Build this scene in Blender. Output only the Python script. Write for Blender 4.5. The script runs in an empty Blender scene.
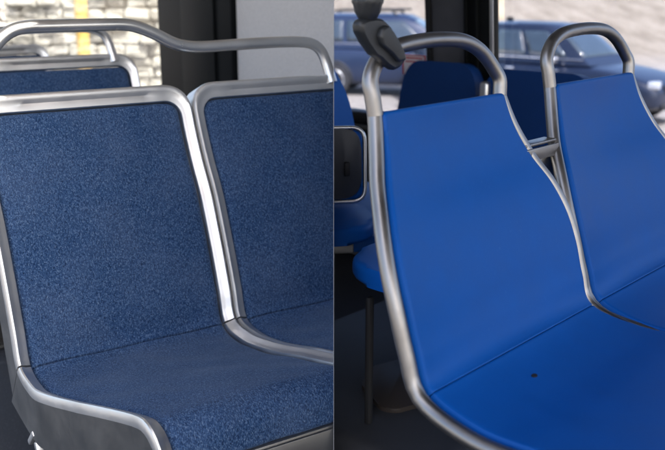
import bpy, bmesh, math, random
from mathutils import Vector, Matrix
from math import sin, cos, pi, radians, sqrt, hypot
random.seed(7)
S = bpy.context.scene
C = S.collection

# ------------------------------------------------------------------ camera numbers
F_PX, PITCH, CAMZ = 891.4, 0.2627, 2.5
KX = 1.2/891.4                       # the join between the two halves runs through the camera
cp, sp_ = cos(PITCH), sin(PITCH)
NPL = Vector((1, -KX*cp, KX*sp_)).normalized()      # plane of the divider (contains the camera point)
OPL = Vector((0, 0, CAMZ))
HALF = 0.0003

def ray(px, py):
    x = (px-332.5)/F_PX; u = (225-py)/F_PX
    return Vector((x, cp+u*sp_, -sp_+u*cp))

# ------------------------------------------------------------------ helpers
def mesh_obj(name, verts, faces, m, parent=None, uvs=None, smooth=True, side=None, M=None):
    me = bpy.data.meshes.new(name)
    me.from_pydata([tuple(v) for v in verts], [], faces)
    me.update()
    if uvs is not None:
        ul = me.uv_layers.new(name='UVMap')
        for l in me.loops:
            ul.data[l.index].uv = uvs[l.vertex_index]
    return finish(name, me, m, parent, smooth, side, M)

def finish(name, me, m, parent=None, smooth=True, side=None, M=None, autosmooth=True):
    bm = bmesh.new(); bm.from_mesh(me)
    bmesh.ops.recalc_face_normals(bm, faces=bm.faces)
    if side:                                          # trim where it would run through the divider
        MM = M if M is not None else (parent.matrix_basis if parent else Matrix())
        if parent and M is None and parent.parent:
            MM = parent.parent.matrix_basis @ parent.matrix_basis
        inv = MM.inverted()
        s = -1 if side == 'L' else 1
        co = inv @ (OPL + NPL*HALF*s)
        no = (inv.to_3x3() @ NPL)*s
        bmesh.ops.bisect_plane(bm, geom=bm.verts[:]+bm.edges[:]+bm.faces[:], plane_co=co, plane_no=no, clear_inner=True)
    for f in bm.faces: f.smooth = smooth
    if smooth and autosmooth:
        for e in bm.edges:
            if len(e.link_faces) == 2 and e.calc_face_angle(0) > radians(38): e.smooth = False
    bm.to_mesh(me); bm.free()
    if m: me.materials.append(m)
    o = bpy.data.objects.new(name, me); C.objects.link(o)
    if parent: o.parent = parent
    return o

def from_bm(name, bm, m, parent=None, smooth=True, side=None, M=None):
    me = bpy.data.meshes.new(name); bm.to_mesh(me); bm.free()
    return finish(name, me, m, parent, smooth, side, M)

def tag(o, label=None, cat=None, group=None, kind=None):
    if label: o['label'] = label
    if cat: o['category'] = cat
    if group: o['group'] = group
    if kind: o['kind'] = kind
    return o

def empty(name, M, label=None, cat=None, group=None, kind=None):
    o = bpy.data.objects.new(name, None); C.objects.link(o)
    o.matrix_basis = M; o.empty_display_size = 0.1
    return tag(o, label, cat, group, kind)

def box_bm(bm, c, d, rot=None, bev=0.0, seg=2):
    r = bmesh.ops.create_cube(bm, size=1.0)
    vs = r['verts']
    for v in vs: v.co = Vector((v.co.x*d[0], v.co.y*d[1], v.co.z*d[2]))
    if bev > 0:
        es = list({e for v in vs for e in v.link_edges})
        rb = bmesh.ops.bevel(bm, geom=es, offset=bev, segments=seg, profile=0.5, affect='EDGES')
        vs = list({v for f in rb['faces'] for v in f.verts} | {v for v in vs if v.is_valid})
    for v in vs:
        p = v.co
        if rot is not None: p = rot @ p
        v.co = p + Vector(c)
    return vs

def box(name, c, d, m, parent=None, rot=None, bev=0.003, side=None):
    bm = bmesh.new(); box_bm(bm, c, d, rot, bev)
    return from_bm(name, bm, m, parent, True, side)

def sweep(path, frames, section, closed_section=True, cap=True):
    """path: points; frames: (u, v) vectors per point; section(i) -> list of (a, b)"""
    vs = []; fs = []; n = None
    for i, p in enumerate(path):
        sec = section(i); n = len(sec)
        u, v = frames[i]
        for a, b in sec: vs.append(Vector(p) + u*a + v*b)
    for i in range(len(path)-1):
        for j in range(n if closed_section else n-1):
            k = (j+1) % n
            fs.append((i*n+j, i*n+k, (i+1)*n+k, (i+1)*n+j))
    if cap and closed_section:
        fs.append(tuple(range(n))[::-1]); fs.append(tuple((len(path)-1)*n+j for j in range(n)))
    return vs, fs

def catmull(P, n=6):
    out = []; P = [Vector(p) for p in P]
    for i in range(len(P)-1):
        a = P[i-1] if i else P[0]*2-P[1]; b = P[i]; c = P[i+1]; d = P[i+2] if i+2 < len(P) else P[-1]*2-P[-2]
        for k in range(n):
            t = k/n
            out.append(0.5*((2*b)+(c-a)*t+(2*a-5*b+4*c-d)*t*t+(3*b-a-3*c+d)*t**3))
    out.append(P[-1]); return out

def tube(path, r, n=20, cap=True):
    path = [Vector(p) for p in path]
    fr = []; ref = None
    for i in range(len(path)):
        t = (path[min(i+1, len(path)-1)]-path[max(i-1, 0)]).normalized()
        if ref is None:
            ref = t.orthogonal().normalized()
        ref = (ref - t*ref.dot(t)).normalized()
        fr.append((ref.copy(), t.cross(ref)))
    rad = r if callable(r) else (lambda i: r)
    return sweep(path, fr, lambda i: [(rad(i)*cos(2*pi*j/n), rad(i)*sin(2*pi*j/n)) for j in range(n)], cap=cap)

def lathe(name, prof, m, parent=None, M=Matrix(), n=32, side=None):
    vs = []; fs = []
    for r, z in prof:
        for j in range(n): vs.append(M @ Vector((r*cos(2*pi*j/n), r*sin(2*pi*j/n), z)))
    for i in range(len(prof)-1):
        for j in range(n):
            k = (j+1) % n; fs.append((i*n+j, i*n+k, (i+1)*n+k, (i+1)*n+j))
    fs.append(tuple(range(n))[::-1]); fs.append(tuple((len(prof)-1)*n+j for j in range(n)))
    return mesh_obj(name, vs, fs, m, parent, side=side)

def prism(bm, poly, axis_o, U, V, W, t, bev=0.0, seg=3):
    """polygon in (U,V) extruded by t along W (centred)"""
    a = [bm.verts.new(axis_o+U*x+V*y-W*t/2) for x, y in poly]
    b = [bm.verts.new(axis_o+U*x+V*y+W*t/2) for x, y in poly]
    fs = [bm.faces.new(a[::-1]), bm.faces.new(b)]
    n = len(poly)
    for i in range(n):
        fs.append(bm.faces.new((a[i], a[(i+1) % n], b[(i+1) % n], b[i])))
    if bev:
        es = [e for f in fs[:2] for e in f.edges]
        bmesh.ops.bevel(bm, geom=list(set(es)), offset=bev, segments=seg, profile=0.6, affect='EDGES')

def rounded(poly, r, n=6):
    out = []
    N = len(poly)
    for i in range(N):
        p0 = Vector(poly[i-1]); p = Vector(poly[i]); p1 = Vector(poly[(i+1) % N])
        rr = r[i] if isinstance(r, (list, tuple)) else r
        a = (p0-p); b = (p1-p)
        rr = min(rr, a.length*.49, b.length*.49)
        A = p+a.normalized()*rr; B = p+b.normalized()*rr
        for k in range(n+1):
            t = k/n
            q = A*(1-t)**2+p*2*t*(1-t)+B*t*t
            out.append((q.x, q.y))
    return out

# ------------------------------------------------------------------ materials
def mat(name):
    m = bpy.data.materials.new(name); m.use_nodes = True
    nt = m.node_tree; b = nt.nodes['Principled BSDF']
    return m, nt, b
def N(nt, t, **kw):
    n = nt.nodes.new(t)
    for k, v in kw.items():
        if k in n.inputs: n.inputs[k].default_value = v
        else: setattr(n, k, v)
    return n
def ramp(nt, src, stops):
    r = nt.nodes.new('ShaderNodeValToRGB'); e = r.color_ramp.elements
    while len(e) < len(stops): e.new(0.5)
    for i, (p, c) in enumerate(stops):
        e[i].position = p; e[i].color = (*c, 1) if len(c) == 3 else c
    nt.links.new(src, r.inputs[0]); return r
def noise(nt, vec, scale, detail=3, rough=0.5, vscale=None):
    if vscale is not None:
        mp = nt.nodes.new('ShaderNodeMapping'); mp.inputs['Scale'].default_value = vscale
        nt.links.new(vec, mp.inputs['Vector']); vec = mp.outputs[0]
    n = nt.nodes.new('ShaderNodeTexNoise'); n.inputs['Scale'].default_value = scale
    n.inputs['Detail'].default_value = detail; n.inputs['Roughness'].default_value = rough
    nt.links.new(vec, n.inputs['Vector']); return n.outputs['Fac']
def tc(nt, w='Object'):
    return nt.nodes.new('ShaderNodeTexCoord').outputs[w]
def bump(nt, b, h, strength, dist=0.001):
    n = nt.nodes.new('ShaderNodeBump'); n.inputs['Strength'].default_value = strength; n.inputs['Distance'].default_value = dist
    nt.links.new(h, n.inputs['Height']); nt.links.new(n.outputs[0], b.inputs['Normal']); return n
def mixc(nt, fac, a, bcol, mode='MIX'):
    n = nt.nodes.new('ShaderNodeMix'); n.data_type = 'RGBA'; n.blend_type = mode
    if hasattr(fac, 'links'): nt.links.new(fac, n.inputs[0])
    else: n.inputs[0].default_value = fac
    for i, c in ((6, a), (7, bcol)):
        if hasattr(c, 'links'): nt.links.new(c, n.inputs[i])
        else: n.inputs[i].default_value = (*c, 1)
    return n.outputs[2]

def simple(name, col, rough=0.5, metal=0.0, spec=0.5, var=0.15, vs=8.0, bmp=0.0, bs=200.0):
    m, nt, b = mat(name); o = tc(nt)
    f = noise(nt, o, vs, 5)
    r = ramp(nt, f, [(0.3, tuple(c*(1-var) for c in col)), (0.7, tuple(min(1, c*(1+var)) for c in col))])
    nt.links.new(r.outputs[0], b.inputs['Base Color'])
    b.inputs['Roughness'].default_value = rough; b.inputs['Metallic'].default_value = metal
    b.inputs['Specular IOR Level'].default_value = spec
    if bmp: bump(nt, b, noise(nt, o, bs, 3), bmp)
    return m

def steel(name, col, rough, bright=.2, streak=(3, 3, 500)):
    m, nt, b = mat(name); o = tc(nt)
    f = noise(nt, o, 9, 6)
    f2 = noise(nt, o, 260, 4, .6)
    r = ramp(nt, f, [(.3, tuple(c*(1-bright) for c in col)), (.7, col)])
    nt.links.new(r.outputs[0], b.inputs['Base Color'])
    b.inputs['Metallic'].default_value = 1.0
    rr = N(nt, 'ShaderNodeMapRange'); rr.inputs['To Min'].default_value = rough*.75; rr.inputs['To Max'].default_value = rough*1.3
    f3 = noise(nt, o, 34, 7, .7); av = N(nt, 'ShaderNodeMath', operation='MULTIPLY_ADD'); nt.links.new(f, av.inputs[0]); av.inputs[1].default_value = .5
    hf = N(nt, 'ShaderNodeMath', operation='MULTIPLY'); nt.links.new(f3, hf.inputs[0]); hf.inputs[1].default_value = .5; nt.links.new(hf.outputs[0], av.inputs[2])
    rr.inputs['From Min'].default_value = .3; rr.inputs['From Max'].default_value = .7; nt.links.new(av.outputs[0], rr.inputs['Value']); nt.links.new(rr.outputs[0], b.inputs['Roughness'])
    bump(nt, b, f2, .10, .0003)
    return m
STEEL = steel('satin_steel', (.78, .775, .76), .40, .12)
STEELT = steel('stainless_tube', (.76, .755, .74), .32)
STEELD = steel('stainless_tube_dull', (.33, .315, .30), .38)
SHELL = steel('side_cover_metal', (.27, .268, .262), .42)

def fabric():
    m, nt, b = mat('woven_upholstery'); uv = tc(nt, 'UV')
    a = noise(nt, uv, 1.0, 3, .75, (680, 320, 1))
    c = noise(nt, uv, 1.0, 2, .6, (300, 150, 1))
    big = noise(nt, uv, 7.0, 4, .55)
    mp = nt.nodes.new('ShaderNodeMapping'); mp.inputs['Scale'].default_value = (820, 430, 1); nt.links.new(uv, mp.inputs['Vector'])
    vf = N(nt, 'ShaderNodeVectorMath', operation='FLOOR'); nt.links.new(mp.outputs[0], vf.inputs[0])
    wn = N(nt, 'ShaderNodeTexWhiteNoise', noise_dimensions='2D'); nt.links.new(vf.outputs[0], wn.inputs['Vector'])
    a3 = N(nt, 'ShaderNodeMapRange'); nt.links.new(wn.outputs['Value'], a3.inputs[0]); a3.inputs['To Min'].default_value = .30; a3.inputs['To Max'].default_value = .70
    am = N(nt, 'ShaderNodeMix'); am.data_type = 'FLOAT'; am.inputs[0].default_value = .45; nt.links.new(a, am.inputs[2]); nt.links.new(a3.outputs[0], am.inputs[3])
    a = am.outputs[0]
    mx = N(nt, 'ShaderNodeMath', operation='MULTIPLY_ADD'); nt.links.new(a, mx.inputs[0]); mx.inputs[1].default_value = .75
    m2 = N(nt, 'ShaderNodeMath', operation='MULTIPLY'); nt.links.new(c, m2.inputs[0]); m2.inputs[1].default_value = .25
    nt.links.new(m2.outputs[0], mx.inputs[2])
    r = ramp(nt, mx.outputs[0], [(.36, (.0025, .0085, .027)), (.44, (.009, .028, .082)), (.54, (.032, .074, .165)), (.67, (.17, .235, .33))])
    # worn, paler patches
    w = ramp(nt, big, [(.42, (0, 0, 0)), (.68, (1, 1, 1))])
    wf = N(nt, 'ShaderNodeMath', operation='MULTIPLY'); nt.links.new(w.outputs[0], wf.inputs[0]); wf.inputs[1].default_value = .14
    col = mixc(nt, wf.outputs[0], r.outputs[0], (.13, .17, .25))
    nt.links.new(col, b.inputs['Base Color'])
    b.inputs['Roughness'].default_value = .95; b.inputs['Specular IOR Level'].default_value = .15
    b.inputs['Sheen Weight'].default_value = .12; b.inputs['Sheen Roughness'].default_value = .45
    b.inputs['Sheen Tint'].default_value = (.6, .75, 1, 1)
    bump(nt, b, mx.outputs[0], .6, .001)
    return m
FABRIC = fabric()

def plastic(name, col, rough=.38):
    m, nt, b = mat(name); uv = tc(nt)
    f = noise(nt, uv, 16, 6, .6)
    c = ramp(nt, f, [(.3, tuple(x*.94 for x in col)), (.7, tuple(min(1, x*1.05) for x in col))])
    sc = noise(nt, uv, 1.0, 2, .5, (380, 380, 12))
    s2 = ramp(nt, sc, [(.68, (0, 0, 0)), (.80, (1, 1, 1))])
    sf = N(nt, 'ShaderNodeMath', operation='MULTIPLY'); nt.links.new(s2.outputs[0], sf.inputs[0]); sf.inputs[1].default_value = .16
    nt.links.new(mixc(nt, sf.outputs[0], c.outputs[0], (.12, .25, .50)), b.inputs['Base Color'])
    rr = N(nt, 'ShaderNodeMapRange'); rr.inputs['To Min'].default_value = rough*.85; rr.inputs['To Max'].default_value = rough*1.25
    nt.links.new(f, rr.inputs['Value']); nt.links.new(rr.outputs[0], b.inputs['Roughness'])
    bump(nt, b, noise(nt, uv, 520, 4, .7), .35, .0005); b.inputs['Specular IOR Level'].default_value = .20
    return m
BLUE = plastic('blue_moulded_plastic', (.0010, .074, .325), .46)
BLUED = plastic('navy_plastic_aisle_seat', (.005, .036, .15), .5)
BLACK = simple('black_grip_plastic', (.016, .018, .020), .42, bmp=.25, bs=600)
RUBBER = simple('black_rubber', (.010, .010, .011), .6)
GAP = simple('seam_gap', (.003, .004, .010), .8)
GREYSHELL = simple('dark_grey_seat_shell', (.030, .034, .042), .45, bmp=.2, bs=500)
PILLAR = simple('pillar_dark_trim', (.006, .007, .0075), .6, spec=.12, var=.25, vs=3)
PILLAR2 = simple('pillar_grey_trim', (.085, .087, .098), .7, spec=.2, bmp=.2, bs=300)
PANEL = simple('grey_textured_wall_panel', (.56, .535, .515), .75, var=.10, vs=160, bmp=.5, bs=420)
WALLLOW = simple('charcoal_side_panel', (.02, .022, .027), .6)
SHADE_ROOF_L = simple('shade_roof_left', (.6, .6, .59), .6)
SHADE_ROOF_R = simple('shade_roof_right', (.07, .075, .08), .6)
PART = simple('divider_sheet', (.35, .35, .35), .7, spec=.1)

def floor_mat():
    m, nt, b = mat('speckled_bus_floor'); o = tc(nt)
    v = N(nt, 'ShaderNodeTexVoronoi'); v.inputs['Scale'].default_value = 140; nt.links.new(o, v.inputs['Vector'])
    r = ramp(nt, v.outputs['Distance'], [(.10, (.09, .10, .12)), (.22, (.018, .022, .030))])
    nt.links.new(r.outputs[0], b.inputs['Base Color']); b.inputs['Roughness'].default_value = .55
    bump(nt, b, noise(nt, o, 60, 4), .3, .001)
    return m
FLOOR = floor_mat()

def glass(name, tint):
    m, nt, b = mat(name)
    out = nt.nodes['Material Output']; nt.nodes.remove(b)
    t = N(nt, 'ShaderNodeBsdfTransparent'); t.inputs[0].default_value = (*tint, 1)
    g = N(nt, 'ShaderNodeBsdfGlossy'); g.inputs['Roughness'].default_value = .03
    fr = N(nt, 'ShaderNodeFresnel'); fr.inputs[0].default_value = 1.45
    ge = N(nt, 'ShaderNodeNewGeometry'); mr = N(nt, 'ShaderNodeMapRange'); nt.links.new(ge.outputs['Backfacing'], mr.inputs[0])
    mr.inputs['To Min'].default_value = 1.45; mr.inputs['To Max'].default_value = 1/1.45; nt.links.new(mr.outputs[0], fr.inputs[0])
    mx = N(nt, 'ShaderNodeMixShader')
    nt.links.new(fr.outputs[0], mx.inputs[0]); nt.links.new(t.outputs[0], mx.inputs[1]); nt.links.new(g.outputs[0], mx.inputs[2])
    nt.links.new(mx.outputs[0], out.inputs[0])
    return m
GLASS_L = glass('window_glass', (.86, .88, .86))
GLASS_R = glass('tinted_window_glass', (.80, .83, .90))

# ------------------------------------------------------------------ seat surface mapping
class Surf:
    """profile in (y, z); s = 0 at the crease, + up the back, - along the pan"""
    def __init__(self, up, dn, H, D, front):
        pts = [Vector((y, z, 0)) for y, z in up]            # top ... crease
        pts += [Vector((y, z, 0)) for y, z in dn]
        # continue the pan, then roll down over the front edge
        t = (pts[-1]-pts[-2]).normalized()
        rest = front[0]
        n = max(2, int(rest/.04))
        for i in range(n): pts.append(pts[-1]+t*(rest/n))
        r = front[1]; a0 = math.atan2(t.y, t.x)
        cen = pts[-1]+Vector((-t.y, t.x, 0))*r
        if cen.y > pts[-1].y: cen = pts[-1]-Vector((-t.y, t.x, 0))*r
        st = pts[-1]-cen
        ang0 = math.atan2(st.y, st.x)
        for i in range(1, 8):
            a = ang0 + (pi/2+.15)*i/7
            pts.append(cen+Vector((cos(a), sin(a), 0))*r)
        for i in range(2): pts.append(pts[-1]+(pts[-1]-pts[-2]).normalized()*.012)
        dense = catmull(pts, 8)
        L = [0]
        for a, b in zip(dense[:-1], dense[1:]): L.append(L[-1]+(b-a).length)
        ic = (len(up))*8 if dn[0] != (0, 0) else (len(up))*8
        self.P = dense; self.s = [L[ic]-l for l in L]       # decreasing
        self.H = self.s[0]; self.smin = self.s[-1]
        self.spts = [self.s[min(i*8, len(self.s)-1)] for i in range(len(pts))]
        self.npan = len(up)+len(dn)
    def at(self, s):
        s = max(min(s, self.H+1), self.smin-1)
        S_ = self.s
        if s >= S_[0]: i = 0
        elif s <= S_[-1]: i = len(S_)-2
        else:
            lo, hi = 0, len(S_)-1
            while hi-lo > 1:
                m = (lo+hi)//2
                if S_[m] >= s: lo = m
                else: hi = m
            i = lo
        d = S_[i]-S_[i+1]; t = (S_[i]-s)/d if d else 0
        p = self.P[i].lerp(self.P[i+1], t) if 0 <= t <= 1 else self.P[i]+(self.P[i+1]-self.P[i])*t
        def tan(j):
            a = self.P[max(j-3, 0)]; b = self.P[min(j+3, len(self.P)-1)]; return (a-b)
        T = tan(i).lerp(tan(i+1), min(max(t, 0), 1)).normalized()
        return p, T, Vector((-T.y, T.x, 0))
    def map(self, x, s, n=0.0):
        p, T, Nn = self.at(s); q = p+Nn*n
        return Vector((x, q.x, q.y))
    def frame(self, s):
        p, T, Nn = self.at(s)
        return Vector((0, T.x, T.y)), Vector((0, Nn.x, Nn.y))

UP_L = [(.188, .454), (.163, .388), (.133, .325), (.098, .264), (.071, .199), (.046, .133), (.023, .066)]
DN_L = [(0, 0), (-.075, -.012), (-.153, -.002), (-.229, .014), (-.304, .034), (-.38, .052)]
SL = Surf(UP_L, DN_L, .492, .38, (.075, .045))
UP_R = [(.141, .332), (.125, .283), (.104, .236), (.077, .192), (.054, .145), (.036, .097), (.021, .047)]
DN_R = [(0, 0), (-.078, -.018), (-.158, -.015), (-.238, -.010), (-.317, -.004), (-.397, .002)]
SR = Surf(UP_R, DN_R, .362, .40, (.03, .05))

def interp(tab, s):
    if s >= tab[0][0]: return tab[0][1]
    for (a, va), (b, vb) in zip(tab[:-1], tab[1:]):
        if s >= b:
            t = (a-s)/(a-b); t = t*t*(3-2*t)*.4+t*.6
            return va+(vb-va)*t
    return tab[-1][1]

def cushion(name, sf, s0, s1, wl, wr, m, parent, rc_top=0, r=.012, dome=.006, skirt=.03, side=None, r1=None, r0=None, nu=44, ns=70, wob=0, rc_bot=0):
    """padded panel on the surface between s0 (low) and s1 (high)"""
    r1 = r if r1 is None else r1; r0 = r if r0 is None else r0
    def cosp(n, k=.75):
        out = []
        for i in range(n+1):
            t = i/n; c = (1-cos(pi*t))/2; out.append(t*(1-k)+c*k)
        return out
    us = cosp(nu); ts = cosp(ns)
    vs = []; fs = []; uv = []
    W = nu+1
    for j, t in enumerate(ts):
        s = s0+(s1-s0)*t
        xl, xr = -wl(s), wr(s)
        if rc_top and s > s1-rc_top:
            c = rc_top-sqrt(max(rc_top**2-(s-(s1-rc_top))**2, 0)); xl += c; xr -= c
        if rc_bot and s < s0+rc_bot:
            c = rc_bot-sqrt(max(rc_bot**2-((s0+rc_bot)-s)**2, 0)); xl += c; xr -= c
        for i, u in enumerate(us):
            x = xl+(xr-xl)*u
            n = dome*(1-(2*u-1)**2)*(1-(2*t-1)**4)
            dx = min(x-xl, xr-x)
            if dx < r: n -= r-sqrt(max(r*r-(r-dx)**2, 0))
            d1 = s1-s
            if d1 < r1: n -= r1-sqrt(max(r1*r1-(r1-d1)**2, 0))
            d0 = s-s0
            if d0 < r0: n -= r0-sqrt(max(r0*r0-(r0-d0)**2, 0))
            if wob: n += wob*(sin(x*37+s*11)*sin(s*29+1.3)+.5*sin(x*71+2)*sin(s*53))
            vs.append(sf.map(x, s, n)); uv.append((x, s))
    for j in range(ns):
        for i in range(nu):
            a = j*W+i; fs.append((a, a+1, a+W+1, a+W))
    # skirt ring
    ring = [i for i in range(W)]+[j*W+nu for j in range(1, ns+1)]+[ns*W+i for i in range(nu-1, -1, -1)]+[j*W for j in range(ns-1, 0, -1)]
    base = len(vs)
    for k in ring:
        x, s = uv[k]; p = sf.map(x, s, -skirt); vs.append(p); uv.append((x+.01, s+.01))
    for k in range(len(ring)):
        k2 = (k+1) % len(ring); fs.append((ring[k2], ring[k], base+k, base+k2))
    fs.append(tuple(base+k for k in range(len(ring)))[::-1]) if not side else None
    return mesh_obj(name, vs, fs, m, parent, uvs=uv, side=side)

def path_normals(P2):
    out = []
    for i in range(len(P2)):
        a = Vector(P2[max(i-1, 0)]); b = Vector(P2[min(i+1, len(P2)-1)]); t = (b-a).normalized()
        out.append(Vector((-t.y, t.x)))
    return out

def arc2(c, r, a0, a1, n):
    return [(c[0]+r*cos(a0+(a1-a0)*i/n), c[1]+r*sin(a0+(a1-a0)*i/n)) for i in range(n+1)]

def frame_sweep(name, sf, path, sec, m, parent, side=None, cap=True):
    """path in (x, s) running so that its left normal points OUT of the seat; sec(i) -> [(o, n)]"""
    nr = path_normals(path); vs = []; fs = []; n = 0
    for i, (x, s) in enumerate(path):
        sc = sec(i); n = len(sc)
        for o, h in sc: vs.append(sf.map(x+nr[i].x*o, s+nr[i].y*o, h))
    for i in range(len(path)-1):
        for j in range(n):
            k = (j+1) % n; fs.append((i*n+j, i*n+k, (i+1)*n+k, (i+1)*n+j))
    if cap:
        fs.append(tuple(range(n))[::-1]); fs.append(tuple((len(path)-1)*n+j for j in range(n)))
    return mesh_obj(name, vs, fs, m, parent, side=side)

# ------------------------------------------------------------------ LEFT: fabric seats
T_L = Vector((-.399, 1.668, -.696+CAMZ)); YAW_L = .586
T_R = Vector((.271, 1.18, -.491+CAMZ)); YAW_R = .833
def place(T, yaw, l, extra=0.0):
    M = Matrix.Translation(T) @ Matrix.Rotation(yaw, 4, 'Z')
    return M @ Matrix.Translation(Vector(l)) @ Matrix.Rotation(extra, 4, 'Z')
FL_L = T_L.z-.46; FL_R = T_R.z-.47

def sec_frame(k=1.0, depth=.008, groove=0.0):
    w = .025*k
    return [(.0005, -.012), (.0005, -.001), (.002, .0015), (w*.30, .0035-groove*.4), (w*.45, .0045-groove), (w*.62, .0075-groove*.3), (w*.80, .0100), (w*.92, .0092),
            (w, .006), (w+.0015, -.002), (w+.0015, -depth), (w-.004, -depth-.001), (w-.006, -.006-.006*min(1, depth*20))]

def fabric_seat(M, label, group, side=None, taper=True, ghost=False):
    e = empty('fabric_bus_seat', M, label, 'bus seat', group)
    W = .203
    wc = lambda s: W
    tab = [(-.10, W), (-.25, .175), (-.44, .143), (-.60, .132)]
    wl = (lambda s: interp(tab, s)) if taper else wc
    H = SL.H
    cushion('back_cushion', SL, .0006, H, wc, wc, FABRIC, e, rc_top=.030, r=.017, dome=.009, side=side, r0=.004, r1=.014, wob=.0011)
    cushion('seat_cushion', SL, SL.smin, -.0006, wl, wc, FABRIC, e, r=.018, dome=.010, skirt=.042, side=side, r1=.0025, r0=.01, wob=.0016, ns=90)
    # back frame: up the left side, over the top, down the right side  (left normal must point outwards)
    rc = .034; top = H+.0004
    path = []
    for i in range(30): path.append((W, .004+(top-rc-.004)*i/30))
    path += arc2((W-rc, top-rc), rc, 0, pi/2, 12)
    for i in range(1, 30): path.append((W-rc-(2*W-2*rc)*i/30, top))
    path += arc2((-W+rc, top-rc), rc, pi/2, pi, 12)
    for i in range(1, 31): path.append((-W, top-rc-(top-rc-.004)*i/30))
    path = path[::-1]
    def sec(i):
        x, s = path[i]
        t = min(max((s-(top-rc))/rc, 0), 1); t = t*t*(3-2*t)
        g = .0022*min(1, max(0, (W-.055-abs(x))/.012)) if t > .98 else 0
        return sec_frame(1+.42*t, .008+.05*t, g)
    frame_sweep('back_frame', SL, path, sec, STEEL, e, side)
    # rear shell of the backrest
    vs = []; fs = []
    nx, nz = 8, 20
    for j in range(nz+1):
        for i in range(nx+1):
            x = -.221+.442*i/nx; s = .01+(H-.0)*j/nz
            vs.append(SL.map(x, s, -.052))
    for j in range(nz):
        for i in range(nx):
            a = j*(nx+1)+i; fs.append((a, a+1, a+nx+2, a+nx+1))
    mesh_obj('back_shell', vs, fs, SHELL, e, side=side)
    # seat frame rails
    for sg, wf in ((-1, wl), (1, wc)):
        path = []
        for i in range(46):
            s = -.0005-.532*i/45; path.append((sg*wf(s), s))
        xe, se = path[-1]
        if sg < 0: path = path[::-1]
        cnt = len(path)
        def sec2(i, path=path, sg=sg, cnt=cnt):
            j = i if sg > 0 else cnt-1-i
            k = 0
            d = .008
            q = sec_frame(1.0, d)
            return q
        frame_sweep('seat_frame', SL, path, sec2, STEEL, e, side)
    for sg, wf in ((-1, wl), (1, wc)):
        for nm, rng, dep in (('back_side_plate', (.0, H-.020), .078), ('seat_side_plate', (.0, -.532), .098)):
            n_ = 40; front = []; rear = []; idx = []
            for i in range(n_+1):
                s = rng[0]+(rng[1]-rng[0])*i/n_
                x = sg*(wf(s)+.0225+.0035)
                front.append(SL.map(x, s, -.001)); 
                if i*abs(rng[1]-rng[0])/n_ >= .035 and s > -.44: rear.append(SL.map(x, s, -dep))
                idx.append(len(rear))
            T_, N1 = SL.frame(.05); T_, N2 = SL.frame(-.06); bi = (N1+N2).normalized()
            x0 = front[0].x
            gapd = .0008*(1 if rng[1] > 0 else -1)
            mit = SL.map(x0, 0, 0)-bi*(dep/bi.dot(N1))
            rear = [Vector((x0, mit.y, mit.z))]+rear
            tn = Vector((0, bi.z, -bi.y))*(-1)
            sh = (Vector((0, -bi.z, bi.y)) if rng[1] > 0 else Vector((0, bi.z, -bi.y)))
            sh = sh*.0007
            if sh.z*(1 if rng[1] > 0 else -1) < 0: sh = -sh
            front[0] = front[0]+sh; rear[0] = rear[0]+sh
            poly = front+rear[::-1]
            vs = []; fs = []
            for dx in (-.0025, .0):
                for q in poly: vs.append(q+Vector((dx*sg, 0, 0)))
            k = len(poly)
            # strips between front and rear edges (no big concave face)
            m_ = len(front); rr = len(rear)
            idx_r = [min(rr-1, q) for q in idx]
            for off in (0, k):
                for i in range(m_-1):
                    a, b_ = i, i+1; c, d_ = m_+(rr-1-idx_r[i+1]), m_+(rr-1-idx_r[i])
                    fs.append((off+a, off+b_, off+c, off+d_) if c != d_ else (off+a, off+b_, off+c))
            for i in range(k):
                j = (i+1) % k; fs.append((i, j, k+j, k+i))
            mesh_obj(nm, vs, fs, SHELL, e, smooth=False, side=side)
    # rail under the front roll of the cushion
    sfr = SL.smin+.012
    p = SL.map(0, SL.smin, 0)
    bm = bmesh.new()
    box_bm(bm, (.03, p.y+.012, p.z-.014), (.35, .030, .030), None, .004)
    box_bm(bm, (.03, p.y-.006, p.z-.028), (.36, .004, .050), None, .0015)
    from_bm('front_rail', bm, SHELL, e, side=side)
    # small clip and leg below
    if not ghost:
        bm = bmesh.new()
        q = SL.map(-.226, -.060, -.104)
        box_bm(bm, q, (.010, .055, .012), Matrix.Rotation(radians(-42), 3, 'X'), .003)
        box_bm(bm, q+Vector((.004, -.024, -.010)), (.014, .014, .022), Matrix.Rotation(radians(-20), 3, 'X'), .003)
        from_bm('frame_clip', bm, STEEL, e, side=side)
    bm = bmesh.new()
    box_bm(bm, (.035, -.245, -.040), (.335, .44, .05), Matrix.Rotation(radians(-9), 3, 'X'), .006)
    from_bm('seat_base', bm, SHELL, e, side=side)
    bm = bmesh.new()
    box_bm(bm, (.06, -.17, (-.46-.11)/2), (.06, .10, .46-.11), None, .008)
    box_bm(bm, (.06, -.17, -.452), (.12, .22, .012), None, .003)
    from_bm('pedestal_leg', bm, SHELL, e, side=side)
    return e

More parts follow.
